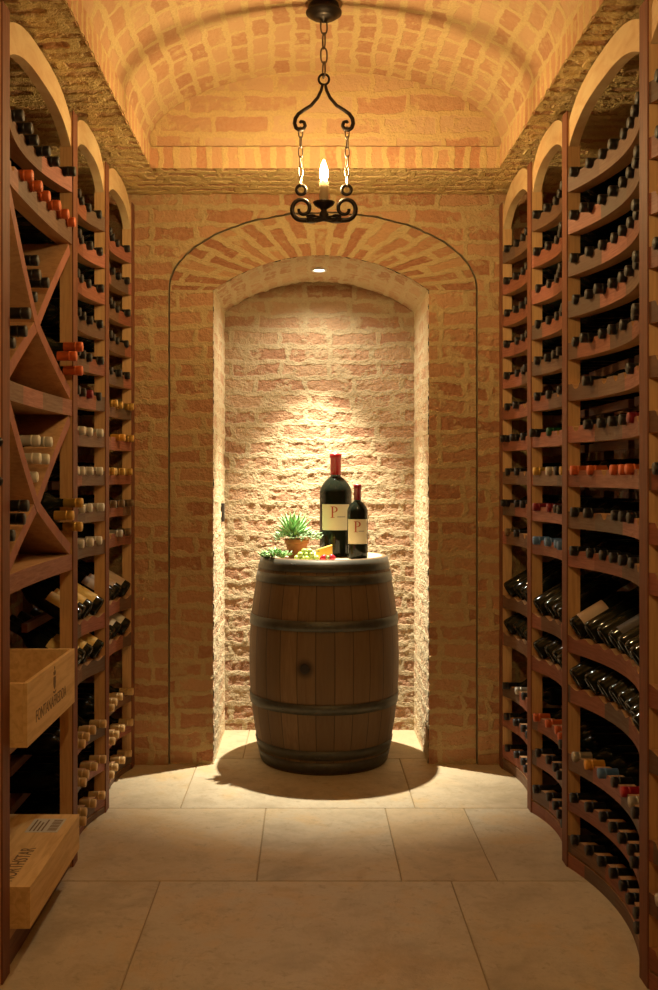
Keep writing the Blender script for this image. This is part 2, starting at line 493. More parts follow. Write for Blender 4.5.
# soldier course round the opening
b = MB()
eps = 0.004
for x, s in ((CX - VW, 1), (CX + VW, -1)):
    b.grid(lambda u, v: (x + s * .012, (y0v + (YV - y0v) * u) if s > 0 else (YV + (y0v - YV) * u), SOF - .007 + (VZ - SOF + .007) * v), 300, 14,
           lambda u, v: (.015 + v * .09, (u * (YV - y0v)) + 5), flip=False)
    b.grid(lambda u, v: (x + s * .012, (YF + (y0v - YF) * u) if s > 0 else (y0v + (YF - y0v) * u), SOF - .007 + (VZ - SOF + .007) * v), 60, 3,
           lambda u, v: (.015 + v * .09, (u * (y0v - YF)) + 5), flip=False)
b.grid(lambda u, v: (CX - VW + 2 * VW * u, YV - .016, SOF - .007 + (VZ - .004 - SOF + .007) * v), 220, 14, lambda u, v: (.015 + v * .09, 2 * VW * u + .01))
structure(b.build('trim_1', MAT['brick_soldier'], fix=False))
b = MB()   # top of the back course, behind it the lunette springs
b.grid(lambda u, v: (CX - VW + 2 * VW * u, YV - .02 + .03 * v, VZ - .006), 1, 1, flip=True)
structure(b.build('trim_2', MAT['grout'], fix=False))
# soffits
b = MB()
b.grid(lambda u, v: (XL + (CX - VW + .016 - XL) * u, y0v + (YW + .02 - y0v) * v, SOF), 64, 300, lambda u, v: (u * .5, v * 2.3), flip=True)
b.grid(lambda u, v: (CX + VW - .016 + (XR - CX - VW + .016) * u, y0v + (YW + .02 - y0v) * v, SOF), 64, 300, lambda u, v: (u * .5 + .3, v * 2.3 + .02), flip=True)
b.grid(lambda u, v: (CX - VW + .012 + (2 * VW - .024) * u, YV - .018 + (YW + .03 - YV) * v, SOF), 200, 60, lambda u, v: (u * 1.46 + .1, v * .39 + .01), flip=True)
b.grid(lambda u, v: (XL + (CX - VW + .012 - XL) * u, YF + (y0v - YF) * v, SOF), 6, 50, lambda u, v: (u * .5, v * 3.4), flip=True)
b.grid(lambda u, v: (CX + VW - .012 + (XR - CX - VW + .012) * u, YF + (y0v - YF) * v, SOF), 6, 50, lambda u, v: (u * .5, v * 3.4), flip=True)
structure(b.build('ceiling_soffit', MAT['brick_soffit'], fix=False))

# ------------------------------------------------------------------ wine racks
RX, LX = 0.86, 0.78                          # aisle face of the racks from the camera axis
PT = 0.06                                    # post thickness along the aisle
PD = 0.045                                   # post depth
RB = [2.535, 3.325, 3.862, 4.44]             # camera-side faces of the posts
TOPS = [.943, .802, .661, .525, .386, .249, .110, -.036, -.173, -.300]
SHOW = [-.585, -.750]
LOWS = [-.975, -1.110, -1.248]
LOWS_L = [-1.000, -1.135, -1.272]
RHT = 0.055
PITCH = 0.0945

class Bay:
    def __init__(s, sg, y0, y1, sag, name, n):
        s.sg = sg; s.X = RX if sg > 0 else LX; s.y0 = y0; s.y1 = y1; s.sag = sag; s.name = name
        s.n = n; s.ya = y0 + PT; s.yb = y1
        s.step = (s.yb - s.ya) / n
    def t(s, y): return (y - s.ya) / (s.yb - s.ya)
    def x(s, d, y=None):                      # d: depth behind the aisle face, y adds the concave sweep
        e = 0 if y is None else 4 * s.sag * max(0, s.t(y)) * max(0, 1 - s.t(y))
        return s.sg * (s.X + d + e)
    def slot(s, k): return s.yb - s.step * (k + 0.5)      # k = 0 by the far post

def sweep_rail(bay, name, z0, h, parent, thick=0.048, notch=(.0192, .0182), n=None, mats=None, d0=0.004, wave=False, flat=False):
    b = MB(); n = n or bay.n
    per = 24 if not flat else 4
    N = n * per
    for i in range(N + 1):
        y = bay.ya + (bay.yb - bay.ya) * i / N
        yc = min(max(y, bay.ya + .0012), bay.yb - .0012)
        ph = (i / per) % 1.0
        dy = abs(ph - .5) * (bay.yb - bay.ya) / n
        zt = z0 + h
        if flat: pass
        elif wave: zt -= .012 * (0.5 + 0.5 * math.cos(2 * PI * (ph - .5)))
        elif dy < notch[0]: zt -= notch[1] * math.sqrt(max(0, 1 - (dy / notch[0]) ** 2)) * 1.0
        for d, z in ((0, z0), (0, zt), (thick, zt), (thick, z0)):
            b.v.append((bay.x(d0 + d, y), yc, z))
    for i in range(N):
        for k in range(4):
            k2 = (k + 1) % 4
            b.face((4 * i + k, 4 * i + k2, 4 * i + 4 + k2, 4 * i + 4 + k), 0 if k == 0 else 1)
    b.face((3, 2, 1, 0), 0); b.face((4 * N, 4 * N + 1, 4 * N + 2, 4 * N + 3), 0)
    return b.build(name, mats or [MAT['face'], MAT['rail_wood']], parent)

def post(bay, y, parent):
    b = MB()
    xs = sorted((bay.x(.004), bay.x(PD)))
    b.box(xs[0], xs[1], y, y + PT, 0, H + 1.21)
    p = b.build('post', MAT['post'], parent)
    b = MB(); xs = sorted((bay.x(0), bay.x(.0045)))
    b.box(xs[0], xs[1], y - .0006, y + PT + .0006, 0, H + 1.215)
    b.build('post_edge', MAT['post_edge'], p)
    b = MB(); xs = sorted((bay.x(.285), bay.x(.325)))
    b.box(xs[0], xs[1], y + .01, y + PT - .01, 0, H + 1.10)
    b.build('rear_post', MAT['back_wood'], parent)

def valance(bay, parent):
    b = MB(); N = 28
    for i in range(N + 1):
        t = i / N; y = bay.ya + .0012 + (bay.yb - bay.ya - .0024) * t
        c = max(0.0, 1 - abs(2 * t - 1) ** 2.8)
        zb = H + 1.095 + .076 * c ** .9; ztp = H + 1.182 + .073 * c ** .9
        if t in (0, 1): pass
        for d, z in ((0, zb), (0, ztp), (.032, ztp), (.032, zb)):
            b.v.append((bay.x(.008 + d), y, z))
    for i in range(N):
        for k in range(4):
            k2 = (k + 1) % 4
            b.face((4 * i + k, 4 * i + k2, 4 * i + 4 + k2, 4 * i + 4 + k), 0, None, False)
    b.face((3, 2, 1, 0)); b.face((4 * N, 4 * N + 1, 4 * N + 2, 4 * N + 3))
    b.build('arched_valance', MAT['valance'], parent)

def board(bay, name, d0, d1, z0, z1, parent, mat, y0=None, y1=None):
    b = MB(); xs = sorted((bay.x(d0), bay.x(d1)))
    b.box(xs[0], xs[1], bay.ya + .0012 if y0 is None else y0, bay.yb - .0012 if y1 is None else y1, z0, z1)
    return b.build(name, mat, parent)

def base_root(bay, label):
    return thing('wine_rack', label, 'wine rack', (bay.x(.15), (bay.y0 + bay.y1) / 2, 0), 'tall redwood wine rack bays')

def rack(bay, label, tops=TOPS, shows=SHOW, lows=LOWS, far_post=False, near_post=True):
    r = base_root(bay, label)
    if near_post: post(bay, bay.y0, r)
    if far_post: post(bay, bay.y1, r)
    valance(bay, r)
    board(bay, 'top_back_board', .285, .305, H + 1.042, H + 1.09, r, MAT['back_wood'])
    for z in tops + lows:
        sweep_rail(bay, 'scalloped_rail', H + z, RHT, r)
        board(bay, 'back_rail', .225, .250, H + z - .018, H + z + .0125, r, MAT['back_wood'])
    for z in shows:
        sweep_rail(bay, 'display_rail', H + z, .058, r, wave=True, thick=.022)
        board(bay, 'back_rail', .17, .19, H + z + .055, H + z + .085, r, MAT['back_wood'])
    sweep_rail(bay, 'base_board', 0.0, .045 if bay.sg > 0 else .022, r, flat=True, thick=.02)
    return r

bays = {
    'rf': Bay(1, RB[0], RB[1], .062, 'right front bay', 8),
    'rm': Bay(1, RB[1], RB[2], .042, 'right middle bay', 5),
    'rb': Bay(1, RB[2], RB[3], .042, 'right back bay', 5),
    're': Bay(1, 1.745, RB[0], .062, 'right edge bay', 8),
    'lf': Bay(-1, 2.555, RB[1], .050, 'left front bay', 7),
    'lm': Bay(-1, RB[1], RB[2], .042, 'left middle bay', 5),
    'lb': Bay(-1, RB[2], RB[3], .042, 'left back bay', 5),
}
rack(bays['rf'], 'widest redwood rack bay in the right row, eight bottles per curved rail')
rack(bays['rm'], 'redwood rack bay in the right row holding blue and red capped bottles', near_post=True)
rack(bays['rb'], 'redwood rack bay in the right row standing against the brick end wall', far_post=True)
rack(bays['re'], 'redwood rack bay cut off by the right edge of the photo')
rack(bays['lm'], 'redwood rack bay in the left row with white and yellow labelled bottles', near_post=True, lows=LOWS_L)
rack(bays['lb'], 'redwood rack bay in the left row standing against the brick end wall', far_post=True, lows=LOWS_L)

# left front bay: curved rail, straight rail, two crossed bins, crate shelves
B = bays['lf']
lr = base_root(B, 'redwood rack bay in the left row with crossed bins above two wooden crates')
post(B, B.y0, lr)
valance(B, lr)
board(B, 'top_back_board', .285, .305, H + 1.042, H + 1.09, lr, MAT['back_wood'])
sweep_rail(B, 'scalloped_rail', H + .943, RHT, lr, n=7)
board(B, 'back_rail', .225, .250, H + .925, H + .955, lr, MAT['back_wood'])
Bs = Bay(-1, 2.555, RB[1], .012, 'left front bay', 7)
sweep_rail(Bs, 'scalloped_rail', H + .770, .062, lr, n=7)
board(B, 'back_rail', .225, .250, H + .757, H + .789, lr, MAT['back_wood'])
sweep_rail(Bs, 'bin_shelf', H + .200, .052, lr, flat=True, thick=.275)
sweep_rail(Bs, 'bin_shelf', H - .312, .052, lr, flat=True, thick=.275)

def divider(pts, dd):
    """a bin divider board running along a kinked line in the y-z plane, 4 cm thick and as deep as the bin"""
    b = MB(); P = []
    for (ya, za), (yb, zb) in zip(pts[:-1], pts[1:]):
        for i in range(6): P.append((ya + (yb - ya) * i / 6, za + (zb - za) * i / 6))
    P.append(pts[-1])
    n = len(P)
    for i, (y, z) in enumerate(P):
        a, c = P[max(i - 1, 0)], P[min(i + 1, n - 1)]
        ty, tz = c[0] - a[0], c[1] - a[1]; L_ = math.hypot(ty, tz); ny, nz = -tz / L_, ty / L_
        w = .018
        for d, q in ((0, -w), (0, w), (.262, w), (.262, -w)):
            b.v.append((Bs.x(.006 + dd + d, y), y + ny * q, z + nz * q))
    for i in range(n - 1):
        for k in range(4):
            k2 = (k + 1) % 4
            b.face((4 * i + k, 4 * i + k2, 4 * i + 4 + k2, 4 * i + 4 + k), 0 if k == 0 else 1)
    b.face((3, 2, 1, 0)); b.face((4 * n - 4, 4 * n - 3, 4 * n - 2, 4 * n - 1))
    b.build('bin_divider', [MAT['bin_face'], MAT['rail_wood']], lr)
yn, yf_ = B.ya + .016, B.yb - .016
for ztop, zbot, zc in ((H + .752, H + .272, H + .445), (H + .186, H - .242, H - .086)):
    divider([(yn, ztop), (2.95, zc), (yf_, zbot)], 0)
    divider([(yf_, ztop), (2.95, zc), (yn, zbot)], .0015)
board(B, 'crate_shelf', .006, .33, .565, .588, lr, MAT['rail_wood'])
board(B, 'crate_shelf', .006, .33, .078, .102, lr, MAT['rail_wood'])
board(B, 'base_board', .012, .03, 0, .078, lr, MAT['back_wood'])
# bronze pull on the near post
b = MB()
for z in (H + .087, H - .013):
    b.lathe([(0.011, 0), (.013, .004), (.008, .010), (.004, .018)], 12, (0, 0, 0), mat=Matrix.Translation((-LX - .010, B.y0 - .001, z)) @ Matrix.Rotation(PI / 2, 4, 'X'))
b.tube([(-LX - .010, B.y0 - .016 - .014 * math.sin(PI * k / 10), H + .087 - .01 * k) for k in range(11)], .0035, 8)
b.build('pull_handle', MAT['iron'], lr)

# ------------------------------------------------------------------ bottles
COLORS = {
    'black': ((.016, .014, .013), .35), 'orange': ((.56, .11, .025), .35), 'gold': ((.60, .36, .08), .35),
    'white': ((.62, .57, .47), .45), 'tan': ((.60, .38, .15), .5), 'red': ((.42, .015, .02), .35),
    'blue': ((.10, .20, .38), .4), 'silver': ((.50, .45, .36), .35), 'amber': ((.70, .32, .04), .4),
    'green': ((.01, .06, .02), .3), 'bronze': ((.22, .14, .07), .35), 'maroon': ((.20, .012, .02), .35),
    'pink': ((.60, .28, .26), .4),
}
WORD = {'orange': 'orange-red', 'gold': 'gold', 'tan': 'tan'}
CAPM = {k: simple('capsule_' + k, c, r, .15 if k not in ('gold', 'silver', 'bronze') else .5) for k, (c, r) in COLORS.items()}
TIPM = {k: simple('capsule_lit_tip_' + k, tuple(min(1, x * 1.25 + .05) for x in c), .55) for k, (c, r) in COLORS.items()}  # paler end discs: light reflected off the foil, painted into the tip colour
LABM = {'yellow': simple('yellow_label', (.86, .62, .20), .6), 'white': simple('white_label', (.72, .66, .52), .6),
        'dark': simple('dark_label', (.07, .05, .04), .5), 'redwhite': simple('rust_label', (.55, .40, .28), .6)}
BODY = [(.0, .024), (.016, .020), (.0265, .004), (.031, 0), (.0355, .003), (.0375, .012), (.0375, .170), (.036, .182), (.030, .196), (.021, .208), (.0155, .218), (.0142, .235), (.0140, .2965)]
CAPS = [(.0150, .240), (.0154, .241), (.0154, .276), (.0163, .2765), (.0163, .2800), (.0155, .2805), (.0155, .2835), (.0161, .284), (.0161, .2985), (.0150, .301), (.0, .3012)]
HIDE = Matrix.Translation((0, 0, 0))
b = MB().lathe(BODY, 20)
body_me = b.build('glass_body', MAT['glass'])
cap_me = {}
for k in COLORS:
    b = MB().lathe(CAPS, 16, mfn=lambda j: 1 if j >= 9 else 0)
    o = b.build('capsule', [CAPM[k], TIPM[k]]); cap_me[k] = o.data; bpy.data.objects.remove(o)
lab_me = {}
for k in LABM:
    b = MB()
    b.grid(lambda u, v: (-.0380 * math.cos((u - .5) * 2.6), .0380 * math.sin((u - .5) * 2.6), .030 + .095 * v), 14, 1)
    o = b.build('paper_label', LABM[k]); lab_me[k] = o.data; bpy.data.objects.remove(o)
bm_ = body_me.data; bpy.data.objects.remove(body_me)

def ob(name, me, parent):
    o = bpy.data.objects.new(name, me); COL.objects.link(o); o.parent = parent; return o
PROTO = {}
NBOT = [0]
def wine_bottle(cap, lab, matrix, label, group):
    key = (cap, lab)
    if key not in PROTO:
        r = bpy.data.objects.new('wine_bottle', None); COL.objects.link(r); r.empty_display_size = .03
        ob('glass_body', bm_, r); ob('capsule', cap_me[cap], r)
        if lab: ob('paper_label', lab_me[lab], r)
        PROTO[key] = r; root = r
    else:
        src = PROTO[key]
        root = src.copy(); COL.objects.link(root)
        for ch in list(src.children):
            c = ch.copy(); COL.objects.link(c); c.parent = root
    root.matrix_world = matrix
    NBOT[0] += 1
    return tag(root, label, 'bottle', group)

ORD = ['first', 'second', 'third', 'fourth', 'fifth', 'sixth', 'seventh', 'eighth', 'ninth', 'tenth']
def neck_out(bay, y, z, cap, label, group, out=.012, follow=True, jit=.006):
    """bottle lying with its neck towards the aisle; out = how far the tip stands in front of the rail face"""
    xt = bay.x(-out + random.uniform(-jit, jit), y if follow else None)       # tip
    xb = xt + bay.sg * .3012
    R = Matrix.Rotation(-bay.sg * PI / 2, 4, 'Y') @ Matrix.Rotation(random.uniform(0, 6.28), 4, 'Z')
    return wine_bottle(cap, None, Matrix.Translation((xb, y, z)) @ R, label, group)

def fill_row(bk, ri, z, codes, rowname, out=.012):
    bay = bays[bk]
    cm = {'k': 'black', 'o': 'orange', 'g': 'gold', 'w': 'white', 't': 'tan', 'r': 'red', 'b': 'blue', 's': 'silver', 'a': 'amber', 'n': 'green', 'z': 'bronze', 'm': 'maroon', 'p': 'pink'}
    for k, c in enumerate(codes):
        if c in '. ': continue
        cn = cm[c.lower()]
        lab = '%s-capped bottle %s from far post, %s, %s' % (WORD.get(cn, cn), ORD[k], rowname, bay.name)
        neck_out(bay, bay.slot(k) + random.uniform(-.0012, .0012), H + z + .0545, cn, lab, 'neck-out bottles in the ' + bay.name,
                 out=out + (.014 if c.isupper() else 0))
TOPN = ['rail %s from top' % ORD[i] for i in range(10)]
LOWN = ['highest low rail', 'middle low rail', 'bottom rail']
FILL = {
    'rf': ['kkkkkkkk', 'kKkkkkkk', 'kkkkkkkk', 'kkKkkkkk', 'kKkkk.kk', '.K...k..', '.kkkkm..', 'oo.ooo..', 'kk.kkk..', 'kkkkkk..'],
    'rm': ['kkkkk', 'kkkkk', 'kkkkk', 'kkkkk', 'kkkk.', 'kk.k.', 'Kn...', 'gskg.', 'mmkk.', 'bbbb.'],
    'rb': ['kkkk.', 'kkkk.', 'kkkk.', 'kkkk.', 'kkkk.', 'kk...', 'KKk..', 'kk...', 'Kkk..', 'zk...'],
    'lm': ['kkkk.', 'kkkk.', 'kkkk.', 'kkkk.', 'kkkk.', 'kmkk.', 'www..', 'wwww.', 'www..', 'www..'],
    'lb': ['kkkk.', 'kkkk.', 'kkkk.', 'kkkk.', 'kkk..', 'GGG..', 'GA...', 'GGGG.', 'ZZZ..', 'zS...'],
    're': ['k', 'k', '', 'k', '', '', '', 'k', '', ''],
}
LFILL = {'rf': ['sabkrsk.', 'kkkkkkk.', 'kkkkkkkk'], 'rm': ['ooook', 'kkkk.', 'kkkkk'], 'rb': ['Ksk..', 'kkkk.', 'kkkk.'],
         'lm': ['TTTT.', 'TTTT.', 'TTTT.'], 'lb': ['TTTT.', 'TTTT.', 'TTTT.'], 're': ['', 's', '']}
for bk, rows_ in FILL.items():
    for i, codes in enumerate(rows_):
        fill_row(bk, i, TOPS[i], codes, TOPN[i])
    for i, codes in enumerate(LFILL[bk]):
        fill_row(bk, i, (LOWS_L if bk[0] == 'l' else LOWS)[i], codes.lower() if bk[0] == 'l' else codes, LOWN[i], out=.026 if bk[0] == 'l' else .012)

# display rows: bottles lean back, bases on the rail, labels up
TILT = math.radians(31)
def show_row(bk, z, labs, rowname):
    bay = bays[bk]
    for k, c in enumerate(labs):
        if c == '.': continue
        lk = {'y': 'yellow', 'w': 'white', 'd': 'dark', 'x': None, 'r': 'redwhite'}[c]
        y = bay.slot(k)
        # bottom centre of the bottle
        x0 = bay.x(.000, y); z0 = H + z + .0815
        R = Matrix.Rotation(bay.sg * (PI / 2 - TILT), 4, 'Y')
        if bay.sg < 0: R = R @ Matrix.Rotation(PI, 4, 'Z')
        word = {'yellow': 'yellow-labelled ', 'white': 'white-labelled ', 'redwhite': 'pale-labelled ', 'dark': '', None: ''}[lk]
        wine_bottle('black', lk, Matrix.Translation((x0, y, z0)) @ R,
                    'leaning %sbottle, base outward, %s from far post, %s display row, %s' % (word, ORD[k], rowname, bay.name), 'leaning display bottles in the ' + bay.name)
for bk, n_ in (('rf', 8), ('rm', 4), ('rb', 4)):
    codes = ['x'] * n_
    if bk == 'rf': codes[0] = 'r'; codes[3] = 'd'; codes[7] = '.'
    show_row(bk, SHOW[0], codes, 'upper')
    show_row(bk, SHOW[1], ['x'] * n_, 'lower')
show_row('lm', SHOW[0], ['y'] * 4, 'upper'); show_row('lm', SHOW[1], ['y'] * 4, 'lower')
show_row('lb', SHOW[0], ['r'] * 4, 'upper'); show_row('lb', SHOW[1], ['w'] * 4, 'lower')

# left front bay: two rails and the bins
st7 = (B.yb - B.ya) / 7
for k in range(6):
    neck_out(B, B.yb - st7 * (k + .5), H + .943 + .0545, 'black', 'black-capped bottle %s from the far post, top rail, left front bay' % ORD[k], 'neck-out bottles in the left front bay', out=.03)
for k in range(6):
    neck_out(Bs, B.yb - st7 * (k + .5), H + .770 + .0615, 'orange', 'orange-red-capped bottle %s from the far post, rail over crossed bins' % ORD[k], 'neck-out bottles in the left front bay', out=.026)
def bin_set(zc, zs, capl, capr, capt, nt, nm):
    c0 = Vector((2.95, H + zc + .083))
    a = (-.060, .054)
    top = [(0, 0), (a[0], a[1]), (-a[0], a[1]), (0, .108), (2 * a[0], 2 * a[1])][:nt]
    N5 = ['lowest', 'far upper', 'near upper', 'topmost', 'outermost']
    for i, (dy, dz) in enumerate(top):
        neck_out(Bs, c0[0] - dy, c0[1] + dz, capt, '%s-capped bottle, %s one in the upper notch of the %s crossed bin' % (capt, N5[i], nm), 'bottles in the crossed bins', out=-.005 + .012 * (i % 3))
    zb = H + zs
    for i, (yy, zz) in enumerate(((B.ya + .041, zb + .102), (B.ya + .112, zb + .143), (B.ya + .044, zb + .181))):
        neck_out(Bs, yy, zz, capl, '%s-capped bottle, %s one in the near pocket of the %s crossed bin' % (capl, ['lowest', 'inner', 'upper'][i], nm), 'bottles in the crossed bins', out=.0 + .02 * i)
    for i, (yy, zz) in enumerate(((B.yb - .041, zb + .094), (B.yb - .114, zb + .133), (B.yb - .044, zb + .172))):
        neck_out(Bs, yy, zz, capr, '%s-capped bottle, %s one in the far pocket of the %s crossed bin' % (WORD.get(capr, capr), ['lowest', 'inner', 'upper'][i], nm), 'bottles in the crossed bins', out=.04)
bin_set(.445, .252, 'black', 'orange', 'black', 4, 'upper')
bin_set(-.086, -.260, 'black', 'gold', 'white', 5, 'lower')

# ------------------------------------------------------------------ lettering
def text_mesh(s, name, size, mat, parent, origin, right, up, align='CENTER', stretch=1.0, depth=0.0004, width=None):
    cu = bpy.data.curves.new(name, 'FONT'); cu.body = s; cu.size = size; cu.align_x = align; cu.align_y = 'CENTER'; cu.extrude = depth
    o = bpy.data.objects.new(name, cu); COL.objects.link(o)
    dg = bpy.context.evaluated_depsgraph_get()
    me = bpy.data.meshes.new_from_object(o.evaluated_get(dg))
    bpy.data.objects.remove(o)
    r = Vector(right); u = Vector(up); n = r.cross(u)
    if width:
        xs = [v.co.x for v in me.vertices]; stretch = width / (max(xs) - min(xs))
    off = wloc(parent)
    for v in me.vertices:
        p = Vector(origin) + r * (v.co.x * stretch) + u * v.co.y + n * v.co.z
        v.co = p - off
    me.materials.clear(); me.materials.append(mat)
    o = bpy.data.objects.new(name, me); COL.objects.link(o); o.parent = parent
    return o

# ------------------------------------------------------------------ crates
def crate(label, x0, x1, y0, y1, z0, z1, lid=False):
    t = thing('wine_crate', label, 'crate', ((x0 + x1) / 2, (y0 + y1) / 2, z0), 'wooden wine crates')
    w = .012
    m = MAT['crate']
    MB().box(x0, x1, y0, y1, z0, z0 + w).build('bottom_panel', m, t)
    zt = z1 - (w if lid else 0)
    s1 = MB().box(x1 - w, x1, y0, y1, z0 + w, zt).build('side_panel', m, t, bevel=.001)
    MB().box(x0, x0 + w, y0, y1, z0 + w, zt).build('side_panel', m, t, bevel=.001)
    for a, c in ((y0, y0 + w), (y1 - w, y1)):
        MB().box(x0 + w, x1 - w, a, c, z0 + w, zt).build('end_panel', m, t, bevel=.001)
    l = None
    if lid: l = MB().box(x0, x1, y0, y1, zt, z1).build('lid', m, t, bevel=.001)
    return t, s1, l
CX1 = -0.735
t1, side1, _ = crate('open pine wine crate with dark crest and lettering on its side, upper shelf', -1.07, CX1, 2.618, 3.15, .5885, .757)
text_mesh('FONTANAFREDDA', 'printed_lettering', .046, MAT['ink'], side1, (CX1 + .0003, 2.868, .648), (0, 1, 0), (0, 0, 1), width=.335)
b = MB()   # crest: crown, shield and base scroll
cy, cz = 2.90, .705
def slab(pts):
    n = len(pts); k = len(b.v)
    for x in (CX1 + .0001, CX1 + .0009): b.v.extend((x, cy + p[0], cz + p[1]) for p in pts)
    b.face(list(range(k, k + n))); b.face(list(reversed(range(k + n, k + 2 * n))))
    for i in range(n): b.face((k + i, k + (i + 1) % n, k + n + (i + 1) % n, k + n + i))
slab([(-.011, .014), (.011, .014), (.013, -.004), (.009, -.016), (0, -.024), (-.009, -.016), (-.013, -.004)])
slab([(-.010, .018), (.010, .018), (.013, .030), (.006, .025), (0, .034), (-.006, .025), (-.013, .030)])
slab([(-.003, .036), (.003, .036), (.003, .043), (-.003, .043)])
slab([(-.015, -.026), (-.005, -.029), (.005, -.029), (.015, -.026), (.015, -.031), (.005, -.034), (-.005, -.034), (-.015, -.031)])
b.build('printed_crest', MAT['ink'], side1)
t2, side2, lid2 = crate('closed pine wine crate with lettered lid and shipping label, lower shelf', -1.07, CX1, 2.645, 3.215, .1025, .213, lid=True)
text_mesh('NORTHSTAR', 'printed_lettering', .058, MAT['ink'], lid2, (-.812, 2.80, .2133), (0, 1, 0), (-1, 0, 0), width=.24)
lb = MB().box(-.865, -.765, 3.05, 3.17, .2131, .2137).build('shipping_label', MAT['paper_grey'], lid2)
b = MB()
for k in range(12):
    y = 3.06 + k * .0085
    b.box(-.800, -.772, y, y + (.005 if k % 3 else .003), .2137, .2140)
for k in range(4):
    b.box(-.855 + k * .012, -.850 + k * .012, 3.06, 3.16 - .012 * (k % 3), .2137, .2140)
b.build('label_printing', MAT['ink'], lid2)

# ------------------------------------------------------------------ barrel
BX, BY, BH = 0.074, 4.625, 0.935
def stave_material():
    t = NT('oak_staves')
    oc = t.coord('Object')
    sep = t.new('ShaderNodeSeparateXYZ'); t.l.new(oc, sep.inputs[0])
    ang = t.math('ARCTAN2', sep.outputs[1], sep.outputs[0])
    sa = t.math('MULTIPLY', t.math('ADD', ang, PI), 26 / (2 * PI))
    w = t.noise(None, 1.0, 1, dims='1D', w=t.math('FLOOR', sa))
    wn = t.new('ShaderNodeTexWhiteNoise', noise_dimensions='1D'); t.l.new(t.math('FLOOR', sa), wn.inputs['W'])
    fr = t.math('FRACT', sa)
    edge = t.math('MINIMUM', fr, t.math('SUBTRACT', 1.0, fr))
    seam = t.maprange(edge, 0, .035, 1, 0)
    off = t.vmath('ADD', oc, t.vmath('SCALE', (3.0, 5.0, 11.0), sc=wn.outputs['Value']))
    g = t.noise(t.mapping(off, scale=(45, 45, 3)), 1.6, 5, .65, .6)
    st = t.noise(t.mapping(oc, scale=(6, 6, 2.5)), 1.0, 4, .6, .5)
    c = t.mix(wn.outputs['Value'], (.235, .14, .062), (.155, .095, .042))
    c = t.mix(t.maprange(g, .4, .72, 0, .75), c, (.14, .075, .035))
    c = t.mix(t.maprange(st, .48, .70, 0, .55), c, (.15, .095, .05))
    # dark wine stain round the bung
    dv = t.vmath('SUBTRACT', oc, (-.089, -.335, .472))
    ln = t.new('ShaderNodeVectorMath', operation='LENGTH'); t.l.new(dv, ln.inputs[0])
    c = t.mix(t.maprange(ln.outputs['Value'], .018, .055, .8, 0, True), c, (.03, .018, .012))
    c = t.mix(seam, c, (.04, .022, .012))
    t.bump(t.math('SUBTRACT', g, t.math('MULTIPLY', seam, 3.0)), .35, .003)
    return t.base(c, .62, spec=.3)
MAT['stave'] = stave_material()
MAT['head'] = wood_material('barrel_head_oak', (.62, .50, .33), (.50, .38, .22), (.34, .23, .12), axis=(40, 4, 40))
def rb(z):
    u = (z - BH / 2) / (BH / 2)
    return .287 + (.345 - .287) * (1 - abs(u) ** 2.1)
bar = thing('wine_barrel', 'large oak barrel with dark steel hoops standing before the lit niche', 'barrel', (BX, BY, 0))
prof = [(rb(z) if z > .001 else rb(0), z) for z in [BH * i / 32 for i in range(33)]]
prof = [(0, .02), (rb(0) - .022, .02), (rb(0) - .022, 0)] + prof + [(rb(BH) - .018, BH), (rb(BH) - .020, BH - .012), (.0, BH - .012)]
nm_ = len(prof)
MB().lathe(prof, 104, (BX, BY, 0), mfn=lambda j: 1 if j >= nm_ - 3 else 0).build('staves', [MAT['stave'], MAT['head']], bar)
for z0, z1 in ((.882, .932), (.826, .868), (.630, .674), (.272, .316), (.068, .110), (.010, .056)):
    pr = []
    for z in (z0, (z0 + z1) / 2, z1): pr.append((rb(z) + .0045, z))
    pr = [(rb(z0) - .001, z0)] + pr + [(rb(z1) - .001, z1)]
    ho = MB().lathe(pr, 96, (BX, BY, 0), closed=True).build('hoop', MAT['hoop'], bar)
    b = MB()
    zm = (z0 + z1) / 2
    for da in (-.03, .03):
        for dz in (-.010, .010):
            a = -PI / 2 + .35 * math.sin(z0 * 40) - .25 + da
            q = Vector((BX + (rb(zm) + .0045) * math.cos(a), BY + (rb(zm) + .0045) * math.sin(a), zm + dz * .8))
            b.lathe([(.0035, 0), (.003, .0015), (.001, .0022)], 8, mat=Matrix.Translation(q) @ Vector((math.cos(a), math.sin(a), 0)).to_track_quat('Z', 'Y').to_matrix().to_4x4())
    b.build('rivets', MAT['hoop'], ho)
a = -PI / 2 - .255
q = Vector((BX + rb(.472) * math.cos(a), BY + rb(.472) * math.sin(a), .472))
MB().lathe([(.021, -.006), (.021, .0025), (.018, .0035), (.0, .0035)], 20, mat=Matrix.Translation(q) @ Vector((math.cos(a), math.sin(a), 0)).to_track_quat('Z', 'Y').to_matrix().to_4x4()).build('bung', simple('dark_bung', (.02, .014, .01), .7), bar)
HZ = BH - .0112

